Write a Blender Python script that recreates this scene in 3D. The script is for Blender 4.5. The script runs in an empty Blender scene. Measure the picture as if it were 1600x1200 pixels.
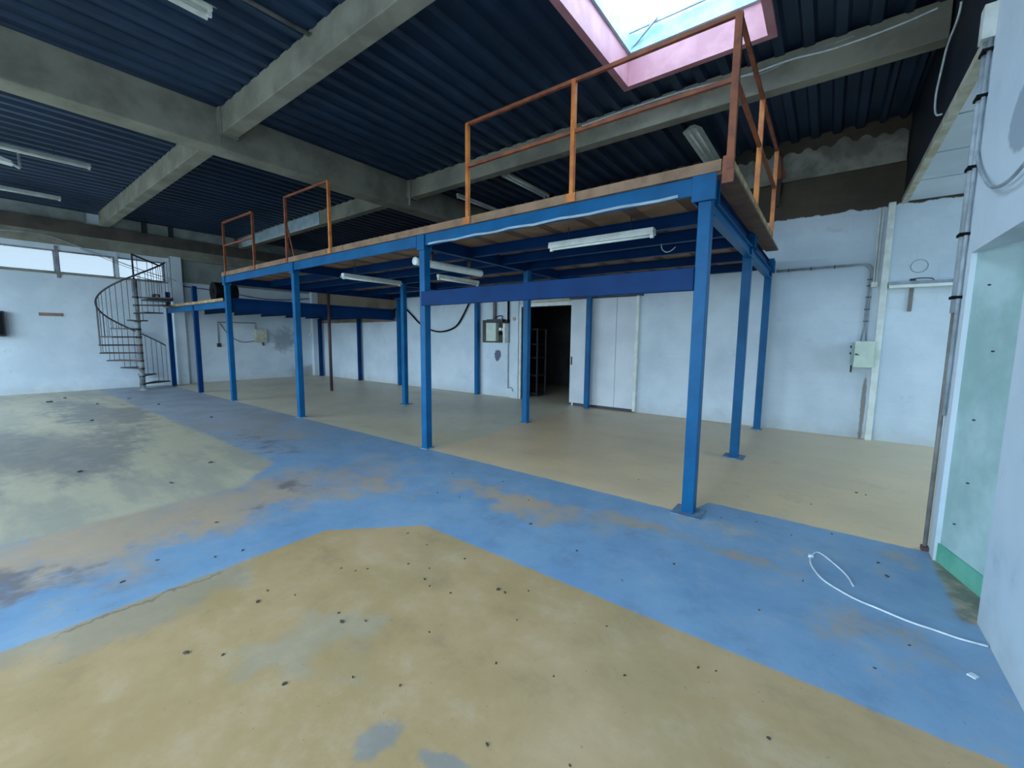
import bpy, math, random
from mathutils import Vector, Matrix

random.seed(7)
SC = bpy.context.scene
COL = SC.collection
R = math.radians

# ------------------------------------------------------------------ camera
XL, XR, YB, YF, ZC = -14.85, 1.604, 4.669, -7.5, 4.65     # hall: left, right, back, front, ceiling deck
CAM = bpy.data.cameras.new('camera')
CAM.sensor_width = 36.0
CAM.lens = 650.383 / 1600.0 * 36.0
CAM.clip_start = 0.02
CAM.clip_end = 300
cam_obj = bpy.data.objects.new('camera', CAM)
COL.objects.link(cam_obj)
yaw, pitch, roll = -0.6470, -0.1098, 0.0100
fw = Vector((math.sin(yaw) * math.cos(pitch), math.cos(yaw) * math.cos(pitch), math.sin(pitch)))
rt = Vector((math.cos(yaw), -math.sin(yaw), 0))
up = rt.cross(fw)
r2 = math.cos(roll) * rt + math.sin(roll) * up
u2 = -math.sin(roll) * rt + math.cos(roll) * up
cam_obj.matrix_world = Matrix(((r2.x, u2.x, -fw.x, 0.919), (r2.y, u2.y, -fw.y, -3.680), (r2.z, u2.z, -fw.z, 1.500), (0, 0, 0, 1)))
SC.camera = cam_obj

# ------------------------------------------------------------------ sky, exposure
W = bpy.data.worlds.new('overcast_sky')
SC.world = W
W.use_nodes = True
bg = W.node_tree.nodes['Background']
bg.inputs['Color'].default_value = (0.61, 0.82, 1.0, 1)
bg.inputs['Strength'].default_value = 9.6
SC.view_settings.view_transform = 'Standard'
SC.view_settings.look = 'None'
SC.view_settings.gamma = 1.0
SC.view_settings.exposure = 0.0
SC.view_settings.use_curve_mapping = False
try:
    SC.cycles.use_denoising = True
    SC.cycles.use_adaptive_sampling = True
    SC.cycles.adaptive_threshold = 0.02
    SC.cycles.max_bounces = 8
    SC.cycles.diffuse_bounces = 5
    SC.cycles.transparent_max_bounces = 16
    SC.cycles.sample_clamp_indirect = 12
except Exception:
    pass

def portal(name, loc, rot, sx, sy):
    l = bpy.data.lights.new(name, 'AREA')
    l.shape = 'RECTANGLE'; l.size = sx; l.size_y = sy
    l.cycles.is_portal = True
    o = bpy.data.objects.new(name, l); COL.objects.link(o)
    o.location = loc; o.rotation_euler = rot
    return o

# openings: (x0, x1, z0, z1) in the front wall behind the photographer; skylights (x0, x1, y0, y1)
FRONT_OPEN = [(-13.6, -8.0, 0.0, 3.9), (-5.6, 0.6, 0.0, 3.9)]
SKY = [(-1.29, 0.19, -0.94, 1.56), (-1.29, 0.19, -5.4, -2.9), (-11.2, -9.4, -6.6, -4.6)]
BAYWIN = (1.8, 4.55, 1.2, 3.4)     # y0 y1 z0 z1 in the side wall of the right-hand bay
XBAY = 5.2
for (a, b, c, d) in FRONT_OPEN:
    portal('door_portal', ((a + b) / 2, YF - 0.3, (c + d) / 2), (R(90), 0, 0), b - a, d - c)
for (a, b, c, d) in SKY:
    portal('skylight_portal', ((a + b) / 2, (c + d) / 2, 5.3), (0, 0, 0), b - a, d - c)
portal('bay_portal', (XBAY + 0.25, (BAYWIN[0] + BAYWIN[1]) / 2, (BAYWIN[2] + BAYWIN[3]) / 2), (0, R(90), 0), BAYWIN[3] - BAYWIN[2], BAYWIN[1] - BAYWIN[0])

# ------------------------------------------------------------------ helpers
def lin(c):
    c = c / 255.0
    return c / 12.92 if c <= 0.04045 else ((c + 0.055) / 1.055) ** 2.4
def rgb(r, g, b):
    return (lin(r), lin(g), lin(b), 1.0)

class E:
    """a value socket with arithmetic"""
    def __init__(s, g, k): s.g, s.k = g, k
    def _m(s, op, o=None, o2=None):
        n = s.g.nt.nodes.new('ShaderNodeMath'); n.operation = op
        for i, v in enumerate((s, o, o2)):
            if v is None: continue
            if isinstance(v, E): s.g.nt.links.new(v.k, n.inputs[i])
            else: n.inputs[i].default_value = float(v)
        return E(s.g, n.outputs[0])
    def __add__(s, o): return s._m('ADD', o)
    __radd__ = __add__
    def __sub__(s, o): return s._m('SUBTRACT', o)
    def __rsub__(s, o): return s._m('MULTIPLY', -1.0)._m('ADD', o)
    def __mul__(s, o): return s._m('MULTIPLY', o)
    __rmul__ = __mul__
    def __neg__(s): return s._m('MULTIPLY', -1.0)
    def mn(s, o): return s._m('MINIMUM', o)
    def mx(s, o): return s._m('MAXIMUM', o)
    def sqrt(s): return s._m('SQRT')
    def clamp(s): return s.mx(0.0).mn(1.0)
    def ss(s, a, b):
        n = s.g.nt.nodes.new('ShaderNodeMapRange'); n.interpolation_type = 'SMOOTHSTEP'
        s.g.nt.links.new(s.k, n.inputs[0]); n.inputs[1].default_value = a; n.inputs[2].default_value = b
        return E(s.g, n.outputs[0])

class G:
    """material graph"""
    def __init__(s, name, rough=0.7, metal=0.0, spec=0.5):
        s.m = bpy.data.materials.new(name); s.m.use_nodes = True
        s.nt = s.m.node_tree
        s.b = s.nt.nodes['Principled BSDF']
        s.b.inputs['Roughness'].default_value = rough
        s.b.inputs['Metallic'].default_value = metal
        s.b.inputs['Specular IOR Level'].default_value = spec
        tc = s.nt.nodes.new('ShaderNodeTexCoord'); s.co = tc.outputs['Object']
        s._xyz = None
    def xyz(s):
        if s._xyz is None:
            n = s.nt.nodes.new('ShaderNodeNewGeometry')
            q = s.nt.nodes.new('ShaderNodeSeparateXYZ'); s.nt.links.new(n.outputs['Position'], q.inputs[0])
            s.pos = n.outputs['Position']
            s._xyz = tuple(E(s, q.outputs[i]) for i in range(3))
        return s._xyz
    def scaled(s, v):
        s.xyz()
        n = s.nt.nodes.new('ShaderNodeMapping'); n.inputs['Scale'].default_value = v
        s.nt.links.new(s.pos, n.inputs['Vector']); return n.outputs[0]
    def noise(s, scale, detail=4, rough=0.55, co=None):
        s.xyz()
        n = s.nt.nodes.new('ShaderNodeTexNoise'); n.inputs['Scale'].default_value = scale
        n.inputs['Detail'].default_value = detail; n.inputs['Roughness'].default_value = rough
        s.nt.links.new(co or s.pos, n.inputs['Vector'])
        return E(s, n.outputs['Fac'])
    def mix(s, f, a, b):
        n = s.nt.nodes.new('ShaderNodeMix'); n.data_type = 'RGBA'
        if isinstance(f, E): s.nt.links.new(f.k, n.inputs[0])
        else: n.inputs[0].default_value = f
        for i, v in ((6, a), (7, b)):
            if isinstance(v, tuple): n.inputs[i].default_value = v
            else: s.nt.links.new(v, n.inputs[i])
        return n.outputs[2]
    def color(s, c):
        if isinstance(c, tuple): s.b.inputs['Base Color'].default_value = c
        else: s.nt.links.new(c, s.b.inputs['Base Color'])
        return s
    def bump(s, h, strength=0.3, dist=0.01):
        n = s.nt.nodes.new('ShaderNodeBump'); n.inputs['Strength'].default_value = strength; n.inputs['Distance'].default_value = dist
        s.nt.links.new(h.k, n.inputs['Height']); s.nt.links.new(n.outputs[0], s.b.inputs['Normal'])
        return s
    warp = None
    def blob(s, cx, cy, rx, ry, a=0, b=1):
        q = s.xyz()
        if s.warp: q = (q[0] + s.warp[0] * min(rx, 0.9), q[1] + s.warp[1] * min(ry * 1.5, 0.9), q[2])
        u = (q[a] - cx) * (1.0 / rx); v = (q[b] - cy) * (1.0 / ry)
        return (1.0 - (u * u + v * v).sqrt()).mx(0.0)

def mottled(name, c1, c2, scale=3.0, rough=0.7, metal=0.0, bump=0.15, lo=0.35, hi=0.65, spec=0.5, detail=5):
    g = G(name, rough, metal, spec)
    n = g.noise(scale, detail, 0.6)
    g.color(g.mix(n.ss(lo, hi), c1, c2))
    if bump: g.bump(g.noise(scale * 8, 3), bump, 0.004)
    return g.m

class MB:
    def __init__(s): s.v, s.f = [], []
    def box(s, x0, x1, y0, y1, z0, z1):
        n = len(s.v)
        s.v += [(x, y, z) for z in (z0, z1) for y in (y0, y1) for x in (x0, x1)]
        s.f += [tuple(n + i for i in q) for q in ((0, 2, 3, 1), (4, 5, 7, 6), (0, 1, 5, 4), (2, 6, 7, 3), (0, 4, 6, 2), (1, 3, 7, 5))]
        return s
    def bar(s, a, b, w, h=None, upv=(0, 0, 1)):
        """rectangular bar from a to b"""
        h = h or w
        a, b = Vector(a), Vector(b); d = (b - a).normalized(); U = Vector(upv)
        if abs(d.dot(U)) > 0.95: U = Vector((0, 1, 0))
        sd = d.cross(U).normalized(); uu = sd.cross(d)
        n = len(s.v)
        for p in (a, b):
            for sx, sy in ((-1, -1), (1, -1), (1, 1), (-1, 1)):
                s.v.append(tuple(p + sd * (sx * w / 2) + uu * (sy * h / 2)))
        s.f += [(n, n + 3, n + 2, n + 1), (n + 4, n + 5, n + 6, n + 7)] + [(n + i, n + (i + 1) % 4, n + 4 + (i + 1) % 4, n + 4 + i) for i in range(4)]
        return s
    def tube(s, pts, r, k=8, caps=True):
        pts = [Vector(p) for p in pts]; n0 = len(s.v); last = None
        for i, p in enumerate(pts):
            d = (pts[min(i + 1, len(pts) - 1)] - pts[max(i - 1, 0)]).normalized()
            if last is None:
                U = Vector((0, 0, 1)) if abs(d.z) < 0.9 else Vector((1, 0, 0))
                sd = d.cross(U).normalized()
            else:
                sd = (last - d * last.dot(d)).normalized()
            last = sd; uu = d.cross(sd)
            for j in range(k):
                t = 2 * math.pi * j / k
                s.v.append(tuple(p + sd * (r * math.cos(t)) + uu * (r * math.sin(t))))
        for i in range(len(pts) - 1):
            for j in range(k):
                a = n0 + i * k + j; b = n0 + i * k + (j + 1) % k
                s.f.append((a, b, b + k, a + k))
        if caps:
            s.f.append(tuple(n0 + j for j in reversed(range(k))))
            e = n0 + (len(pts) - 1) * k
            s.f.append(tuple(e + j for j in range(k)))
        return s
    def prism(s, poly, axis, a, b):
        """polygon (list of 2D pts in the other two axes, in order) extruded along axis"""
        n = len(s.v); k = len(poly)
        for t in (a, b):
            for (p, q) in poly:
                s.v.append({0: (t, p, q), 1: (p, t, q), 2: (p, q, t)}[axis])
        s.f += [tuple(n + i for i in range(k)), tuple(n + k + i for i in reversed(range(k)))]
        s.f += [(n + i, n + k + i, n + k + (i + 1) % k, n + (i + 1) % k) for i in range(k)]
        return s
    def build(s, name, mat, parent=None, origin=None, smooth=False, bevel=0.0):
        if parent is not None: origin = ORI[parent.name]
        if origin is None:
            xs, ys, zs = zip(*s.v)
            origin = ((min(xs) + max(xs)) / 2, (min(ys) + max(ys)) / 2, min(zs))
        me = bpy.data.meshes.new(name)
        me.from_pydata([(v[0] - origin[0], v[1] - origin[1], v[2] - origin[2]) for v in s.v], [], s.f)
        me.update(); me.validate()
        import bmesh
        bm = bmesh.new(); bm.from_mesh(me); bmesh.ops.recalc_face_normals(bm, faces=bm.faces); bm.to_mesh(me); bm.free()
        me.materials.append(mat)
        if smooth:
            for p in me.polygons: p.use_smooth = True
        o = bpy.data.objects.new(name, me); COL.objects.link(o)
        ORI[o.name] = tuple(origin)
        if parent is not None: o.parent = parent
        else: o.location = origin
        if bevel:
            b = o.modifiers.new('bevel', 'BEVEL'); b.width = bevel; b.segments = 2; b.limit_method = 'ANGLE'
        return o
ORI = {}
def B(x0, x1, y0, y1, z0, z1): return MB().box(x0, x1, y0, y1, z0, z1)
def thing(name, loc, label, cat, group=None, kind=None):
    o = bpy.data.objects.new(name, None); COL.objects.link(o)
    o.location = loc; o.empty_display_size = 0.1; ORI[o.name] = tuple(loc)
    return tag(o, label, cat, group, kind)
def tag(o, label, cat=None, group=None, kind=None):
    o['label'] = label
    if cat: o['category'] = cat
    if group: o['group'] = group
    if kind: o['kind'] = kind
    return o
def struct(o, label):
    o['kind'] = 'structure'; o['label'] = label
    return o
def twin(src, parent, name=None):
    """a copy of a part that shares its mesh"""
    c = src.copy(); COL.objects.link(c); c.parent = parent
    ORI[c.name] = ORI[parent.name]
    return c
def smooth_path(pts, n=8):
    pts = [Vector(p) for p in pts]; out = []
    for i in range(len(pts) - 1):
        p0, p1, p2, p3 = pts[max(i - 1, 0)], pts[i], pts[i + 1], pts[min(i + 2, len(pts) - 1)]
        for j in range(n):
            t = j / n
            out.append(0.5 * ((2 * p1) + (p2 - p0) * t + (2 * p0 - 5 * p1 + 4 * p2 - p3) * t * t + (3 * p1 - p0 - 3 * p2 + p3) * t ** 3))
    out.append(pts[-1])
    return out

# ------------------------------------------------------------------ materials
def floor_material():
    g = G('painted_concrete_floor', 0.5, 0, 0.5)
    x, y, z = g.xyz()
    nf = g.noise(9, 5, 0.6); n1 = g.noise(1.6, 6, 0.62); n2 = g.noise(0.55, 5, 0.6); n3 = g.noise(5, 6, 0.65)
    st = g.noise(1.2, 6, 0.65, g.scaled((0.45, 1.6, 1)))
    xs = x + (nf - 0.5) * 0.03; ys = y + (nf - 0.5) * 0.03
    tan = ((xs + 2.09).mn(-1.545 - ys).mn((xs - ys + 0.01) * 0.707)).ss(-0.008, 0.008)
    xr = x + (n3 - 0.5) * 0.12; yr = y + (n3 - 0.5) * 0.12
    yel = ((-3.66 - xr).mn(-1.53 - yr).mn((-5.76 - xr - yr) * 0.707)).ss(-0.06, 0.06)
    edge = (x + (nf - 0.5) * 0.1).ss(0.02, 0.16) * 0.38 + 0.02
    back = (y + (nf - 0.5) * 0.05 - edge).ss(-0.015, 0.015)
    w1 = g.noise(2.3, 4, 0.6, g.scaled((1, 1, 1))); w2 = g.noise(2.9, 4, 0.6, g.scaled((1.1, 0.9, 1)))
    g.warp = ((w1 - 0.5) * 2.2, (w2 - 0.5) * 2.2)
    # blue lanes and their wear
    blobs = None
    for (cx, cy, rx, ry, w) in ((-1.25, -0.68, 1.2, 0.30, 0.62), (-0.25, -0.46, 0.6, 0.17, 0.62), (0.56, -0.5, 0.42, 0.12, 0.55), (-2.75, -1.2, 0.7, 0.30, 0.5),
                               (-3.25, -3.0, 0.95, 3.2, 0.66), (-6.5, -0.9, 3.6, 1.0, 0.3), (1.25, -0.95, 0.45, 0.3, 0.36), (1.45, 0.15, 0.25, 0.35, 0.4), (-3.3, -1.6, 0.6, 0.35, 0.45), (0.45, 0.0, 0.5, 0.25, 0.28)):
        b = g.blob(cx, cy, rx, ry) * w
        blobs = b if blobs is None else blobs.mx(b)
    hf = g.noise(26, 5, 0.7)
    wear = (n1 * 0.45 + n3 * 0.3 + hf * 0.35 + blobs * 0.75).ss(0.58, 0.92)
    bl = g.mix(n1.ss(0.3, 0.7), rgb(116, 152, 186), rgb(134, 166, 194))
    bl = g.mix((n3 * 0.6 + hf * 0.4).ss(0.5, 0.7) * 0.5, bl, rgb(164, 170, 172))
    far = (-x).ss(3.6, 8.0)
    bl = g.mix(far * 0.85, bl, g.mix(n1.ss(0.4, 0.62), rgb(168, 172, 180), rgb(144, 148, 154)))
    worn = g.mix(n2.ss(0.4, 0.6), rgb(188, 164, 138), rgb(166, 156, 146))
    bl = g.mix(wear, bl, worn)
    # front ochre zone
    tc = g.mix(n1.ss(0.35, 0.68), rgb(180, 150, 104), rgb(194, 162, 120))
    tc = g.mix(n2.ss(0.45, 0.7) * 0.5, tc, rgb(172, 152, 116))
    gp = (g.blob(-1.0, -2.75, 0.5, 0.35) + n1 * 0.5).ss(0.35, 1.0)
    tc = g.mix(gp * 0.45, tc, rgb(166, 162, 146))
    gp = (g.blob(-1.95, -3.2, 0.3, 0.9) * 1.2 + n3 * 0.5).ss(0.4, 1.0)
    tc = g.mix(gp * 0.6, tc, rgb(155, 148, 132))
    bp = (g.blob(-0.31, -2.90, 0.11, 0.16).mx(g.blob(-0.06, -2.78, 0.12, 0.08)) + n3 * 0.5 + hf * 0.35).ss(0.58, 0.95)
    tc = g.mix(bp * 0.6, tc, rgb(122, 136, 146))
    # left yellow-green zone
    yc = g.mix(st.ss(0.42, 0.6), rgb(196, 186, 158), rgb(170, 164, 146))
    dk = (st * 0.75 + g.blob(-7.0, -3.1, 3.2, 1.5).mx(g.blob(-10, -2.2, 5, 0.9)) * 0.5).ss(0.5, 0.72)
    yc = g.mix(dk * 0.6, yc, rgb(112, 110, 114))
    # zone under the mezzanine
    rt_ = (x + (nf - 0.5) * 0.04 + y * 0.06 + 3.15).ss(-0.03, 0.03)
    bc = g.mix(n2.ss(0.35, 0.65), rgb(220, 206, 178), rgb(204, 194, 172))
    bc = g.mix(g.blob(-3.6, 0.5, 3.0, 0.9) * 0.8, bc, rgb(216, 196, 150))
    br = g.mix(n1.ss(0.35, 0.65), rgb(236, 202, 156), rgb(222, 192, 152))
    br = g.mix(((y - 1.2) * 0.22 + n2 - 0.35).ss(0.1, 0.75) * 0.6, br, rgb(208, 188, 160))
    bc = g.mix(rt_, bc, br)
    c = g.mix(tan, bl, tc); c = g.mix(yel, c, yc); c = g.mix(back, c, bc)
    mt = (g.noise(3.2, 8, 0.72) * 0.6 + st * 0.4)
    c = g.mix(mt.ss(0.5, 0.72) * 0.22, c, rgb(222, 212, 196)); c = g.mix((1.0 - mt).ss(0.5, 0.70) * 0.30, c, rgb(108, 104, 100))
    # spots of dirt, cracks, fine grit
    d1 = (n3 * 0.7 + g.blob(-2.85, -3.62, 0.5, 0.35).mx(g.blob(-2.95, -2.3, 0.3, 0.2) * 0.7).mx(g.blob(-3.3, -1.75, 0.5, 0.2) * 0.8).mx(g.blob(-5.2, -1.2, 1.6, 0.4) * 0.7) * 0.5 + (hf - 0.5) * 0.25).ss(0.46, 0.80)
    c = g.mix(d1 * 0.75, c, rgb(104, 98, 104))
    cr = (1.0 - ((x + 2.06 + (n3 - 0.5) * 0.25)._m('ABSOLUTE') * 60.0)).clamp() * (y + 3.55).ss(0.0, 0.1) * (-2.75 - y).ss(0, 0.1)
    c = g.mix(cr * 0.7, c, rgb(92, 88, 80))
    sp = g.noise(55, 2, 0.5).ss(0.70, 0.76)
    c = g.mix(sp * 0.5, c, rgb(90, 84, 74))
    sp = g.noise(38, 3, 0.6).ss(0.70, 0.78)
    c = g.mix(sp * 0.35, c, rgb(210, 210, 205))
    rec = (x - XR + 0.03 + (n3 - 0.5) * 0.08).ss(0.0, 0.05) * (y + 0.55).ss(0, 0.05) * (0.4 - y).ss(0, 0.05)
    c = g.mix(rec, c, g.mix(n3.ss(0.4, 0.6), rgb(176, 160, 138), rgb(120, 118, 108)))
    g.color(c)
    rr = n3 * 0.3 + 0.30
    g.nt.links.new(rr.k, g.b.inputs['Roughness'])
    g.bump(n3 * 0.6 + g.noise(60, 3) * 0.2, 0.12, 0.006)
    return g.m

def white_wall(name, extra=None, courses=0.5, base1=(212, 222, 230), base2=(194, 206, 216)):
    g = G(name, 0.75, 0, 0.25)
    x, y, z = g.xyz()
    n1 = g.noise(0.9, 6, 0.62); n3 = g.noise(4.0, 6, 0.65)
    c = g.mix(n1.ss(0.35, 0.66), rgb(*base1), rgb(*base2))
    c = g.mix(n3.ss(0.62, 0.75) * 0.45, c, rgb(166, 178, 182))
    foot = (0.32 - z + (n3 - 0.5) * 0.5).ss(0.0, 0.4)
    c = g.mix(foot * 0.35, c, rgb(168, 166, 150))
    if extra: c = extra(g, c, x, y, z, n1, n3)
    g.color(c)
    # faint block courses under the paint
    t = g.nt.nodes.new('ShaderNodeTexBrick'); t.inputs['Scale'].default_value = 1.0
    t.inputs['Brick Width'].default_value = 0.5; t.inputs['Row Height'].default_value = 0.2; t.inputs['Mortar Size'].default_value = 0.008
    t.inputs['Mortar Smooth'].default_value = 0.6
    q = g.nt.nodes.new('ShaderNodeCombineXYZ'); g.nt.links.new((x + y).k, q.inputs[0]); g.nt.links.new(z.k, q.inputs[1])
    g.nt.links.new(q.outputs[0], t.inputs['Vector'])
    g.bump(n3 * 0.8 - E(g, t.outputs['Fac']) * courses, 0.25, 0.008)
    return g.m

def back_extra(g, c, x, y, z, n1, n3):
    line = 3.47 + (n3 - 0.5) * 0.14
    up_ = (z - line).ss(-0.01, 0.01)
    conc = g.mix(n1.ss(0.35, 0.65), rgb(92, 82, 68), rgb(70, 64, 56))
    c = g.mix(up_, c, conc)
    # bare strip at the far left corner
    low = (z - 1.98 + (n3 - 0.5) * 0.06).ss(-0.01, 0.01) * (-9.9 - x).ss(0, 0.1)
    c = g.mix(low, c, g.mix(n1.ss(0.4, 0.6), rgb(120, 104, 86), rgb(140, 128, 110)))
    rust = (g.blob(0.08, 4.05, 0.10, 0.42, 0, 2) + (n3 - 0.5) * 0.8).ss(0.2, 0.5)
    c = g.mix(rust * 0.9, c, rgb(62, 34, 24))
    blot = (g.blob(-5.86, 1.06, 0.16, 0.18, 0, 2) + (n3 - 0.5) * 1.1).ss(0.25, 0.45)
    c = g.mix(blot * 0.85, c, rgb(70, 62, 96))
    drip = (g.blob(1.41, 0.5, 0.05, 0.9, 0, 2) + (n3 - 0.5) * 0.8).ss(0.3, 0.6)
    c = g.mix(drip * 0.7, c, rgb(110, 92, 72))
    return c
def left_extra(g, c, x, y, z, n1, n3):
    hi = (z - 3.08 + (n3 - 0.5) * 0.04).ss(-0.01, 0.01) * (y - 0.4).ss(0, 0.02)
    c = g.mix(hi, c, g.mix(n1.ss(0.4, 0.6), rgb(138, 146, 144), rgb(118, 124, 120)))
    sm = (g.blob(3.45, 1.35, 0.75, 0.75, 1, 2) * 1.2 + (n3 - 0.5) * 1.3).ss(0.35, 0.9)
    c = g.mix(sm * 0.6, c, rgb(88, 100, 112))
    corner_patch = (g.blob(4.2, 0.15, 1.2, 0.5, 1, 2) + (n3 - 0.5) * 1.0).ss(0.3, 0.8)  # ragged grey-brown patch low on the wall near the back corner
    c = g.mix(corner_patch * 0.5, c, rgb(110, 106, 90))
    return c
def right_extra(g, c, x, y, z, n1, n3):
    p = (g.blob(-0.5, 2.62, 0.36, 0.22, 1, 2) + (n3 - 0.5) * 0.5).ss(0.12, 0.22)
    c = g.mix(p * 0.75, c, rgb(140, 154, 168))
    d = (n1 * 0.6 + n3 * 0.4).ss(0.56, 0.7)
    return g.mix(d * 0.3, c, rgb(150, 176, 190))

M = {}
M['floor'] = floor_material()
M['wall_back'] = white_wall('white_block_wall', back_extra)
M['wall_left'] = white_wall('white_block_wall_left', left_extra)
M['wall_right'] = white_wall('pale_blue_plaster', right_extra, 0.0, (210, 220, 228), (196, 210, 220))
M['wall_plain'] = white_wall('white_plaster')
M['niche'] = mottled('pale_green_plaster', rgb(176, 201, 202), rgb(148, 178, 176), 2.2, 0.7)
M['green'] = mottled('green_skirting_paint', rgb(84, 160, 138), rgb(110, 178, 156), 5, 0.6)
M['deck'] = mottled('dark_blue_steel_deck', rgb(30, 50, 74), rgb(40, 62, 90), 1.2, 0.42, 0.2, 0.05)
M['clad'] = mottled('dark_navy_cladding', rgb(14, 22, 34), rgb(22, 32, 46), 1.5, 0.6)
M['concrete'] = mottled('grey_concrete', rgb(148, 145, 130), rgb(118, 116, 104), 1.6, 0.85, 0, 0.35)
M['concrete_dk'] = mottled('brown_stained_concrete', rgb(88, 80, 72), rgb(66, 62, 58), 1.8, 0.85, 0, 0.35)
M['concrete_lt'] = mottled('pale_mortar_concrete', rgb(150, 146, 136), rgb(108, 104, 96), 2.6, 0.85, 0, 0.4)
M['infill'] = mottled('grey_block_infill', rgb(150, 158, 156), rgb(124, 130, 126), 2.0, 0.8)
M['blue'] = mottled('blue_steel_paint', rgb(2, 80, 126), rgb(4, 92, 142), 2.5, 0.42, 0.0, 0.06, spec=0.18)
M['blue_dk'] = mottled('deep_blue_and_shaded_steel', rgb(1, 43, 88), rgb(2, 51, 100), 2.5, 0.5, 0.0, 0.06, spec=0.12)  # tie beam's own deep blue; joists, cross beams, lower platform carry painted shade
M['plate'] = mottled('grey_blue_base_plate', rgb(112, 142, 168), rgb(90, 112, 132), 9, 0.6)
M['orange'] = mottled('orange_rust_paint', rgb(214, 132, 56), rgb(176, 96, 48), 5, 0.5, 0, 0.1)
M['rust'] = mottled('brown_rust_paint', rgb(150, 82, 48), rgb(112, 62, 42), 7, 0.6, 0, 0.15)
M['board'] = mottled('brown_chipboard', rgb(150, 118, 92), rgb(122, 94, 72), 4, 0.75)
M['board2'] = mottled('dark_brown_chipboard', rgb(108, 80, 62), rgb(84, 62, 50), 4, 0.75)
M['edge'] = mottled('pale_board_edge', rgb(186, 160, 112), rgb(140, 112, 80), 7, 0.75)
M['pink'] = mottled('pink_primed_curb', rgb(196, 142, 150), rgb(176, 122, 132), 3, 0.6)
M['cyan'] = mottled('pale_blue_curb', rgb(176, 206, 212), rgb(150, 186, 198), 5, 0.6)
M['white'] = mottled('white_enamel', rgb(226, 230, 224), rgb(206, 210, 202), 6, 0.4)
M['tube'] = mottled('milky_tube', rgb(242, 246, 238), rgb(228, 234, 226), 8, 0.25)
M['cream'] = mottled('cream_enamel_box', rgb(204, 216, 200), rgb(190, 204, 190), 5, 0.4)
M['trim'] = mottled('ochre_white_trim', rgb(200, 200, 184), rgb(172, 164, 138), 4, 0.7)
M['grey_pipe'] = mottled('grey_conduit', rgb(168, 178, 186), rgb(138, 146, 152), 6, 0.5)
M['brown_pipe'] = mottled('brown_grey_conduit', rgb(128, 126, 122), rgb(104, 98, 94), 6, 0.6)
M['black'] = mottled('black_rubber', rgb(16, 16, 18), rgb(26, 26, 28), 6, 0.8, spec=0.1)
M['dark'] = mottled('dark_grey_metal', rgb(52, 54, 60), rgb(40, 42, 46), 6, 0.5)
M['stair'] = mottled('dark_stair_steel', rgb(58, 54, 62), rgb(44, 42, 50), 6, 0.5)
M['stairred'] = mottled('oxblood_tread', rgb(84, 56, 60), rgb(58, 44, 50), 6, 0.6)
M['stairpole'] = mottled('pale_worn_column', rgb(176, 184, 186), rgb(110, 112, 112), 3, 0.5)
M['rubble'] = mottled('dark_debris', rgb(84, 78, 68), rgb(62, 58, 52), 20, 0.8)
M['cord'] = mottled('white_cord', rgb(220, 228, 232), rgb(196, 206, 212), 20, 0.5)
M['winframe'] = mottled('worn_window_frame', rgb(146, 150, 160), rgb(120, 112, 122), 5, 0.6)
M['doorpaint'] = mottled('white_door_panel', rgb(212, 216, 220), rgb(198, 204, 210), 1.5, 0.55)
M['sheet'] = mottled('pale_grey_sheet', rgb(176, 196, 206), rgb(150, 168, 178), 3, 0.5)
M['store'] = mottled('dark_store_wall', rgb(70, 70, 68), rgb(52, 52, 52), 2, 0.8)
M['asphalt'] = mottled('pale_yard_concrete', rgb(150, 150, 146), rgb(130, 130, 128), 1, 0.9)
M['render'] = mottled('cream_render', rgb(226, 224, 206), rgb(216, 212, 196), 1, 0.8)
M['sign'] = mottled('brown_sign_board', rgb(150, 118, 104), rgb(134, 102, 92), 9, 0.7)

def pane_material(name, tint, dirt, dirtc):
    m = bpy.data.materials.new(name); m.use_nodes = True; nt = m.node_tree
    for n in list(nt.nodes):
        if n.type != 'OUTPUT_MATERIAL': nt.nodes.remove(n)
    out = nt.nodes['Material Output']
    t = nt.nodes.new('ShaderNodeBsdfTransparent'); t.inputs[0].default_value = tint
    d = nt.nodes.new('ShaderNodeBsdfTranslucent'); d.inputs[0].default_value = dirtc
    gl = nt.nodes.new('ShaderNodeBsdfGlossy'); gl.inputs['Roughness'].default_value = 0.1
    a = nt.nodes.new('ShaderNodeMixShader'); b = nt.nodes.new('ShaderNodeMixShader')
    a.inputs[0].default_value = dirt; b.inputs[0].default_value = 0.05
    nt.links.new(t.outputs[0], a.inputs[1]); nt.links.new(d.outputs[0], a.inputs[2])
    nt.links.new(a.outputs[0], b.inputs[1]); nt.links.new(gl.outputs[0], b.inputs[2]); nt.links.new(b.outputs[0], out.inputs[0])
    return m
M['skyglass'] = pane_material('clear_rooflight', (0.9, 0.93, 0.95, 1), 0.15, (0.8, 0.85, 0.9, 1))
M['winglass'] = pane_material('dusty_glass', (0.35, 0.35, 0.35, 1), 0.12, (0.3, 0.32, 0.34, 1))
M['clearglass'] = pane_material('clear_glass', (0.85, 0.9, 0.92, 1), 0.05, (0.8, 0.85, 0.9, 1))

# ------------------------------------------------------------------ setting: ground, floor
yard = B(-60, 60, -70, 60, -0.4, -0.16).build('yard_ground', M['asphalt']); struct(yard, 'pale concrete yard outside the hall')
fl = B(XL - 0.3, XBAY + 0.3, YF - 0.3, 8.4, -0.15, 0.0).build('floor', M['floor'], origin=(0, 0, 0))
struct(fl, 'concrete floor painted in ochre zones with worn blue lanes')

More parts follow.
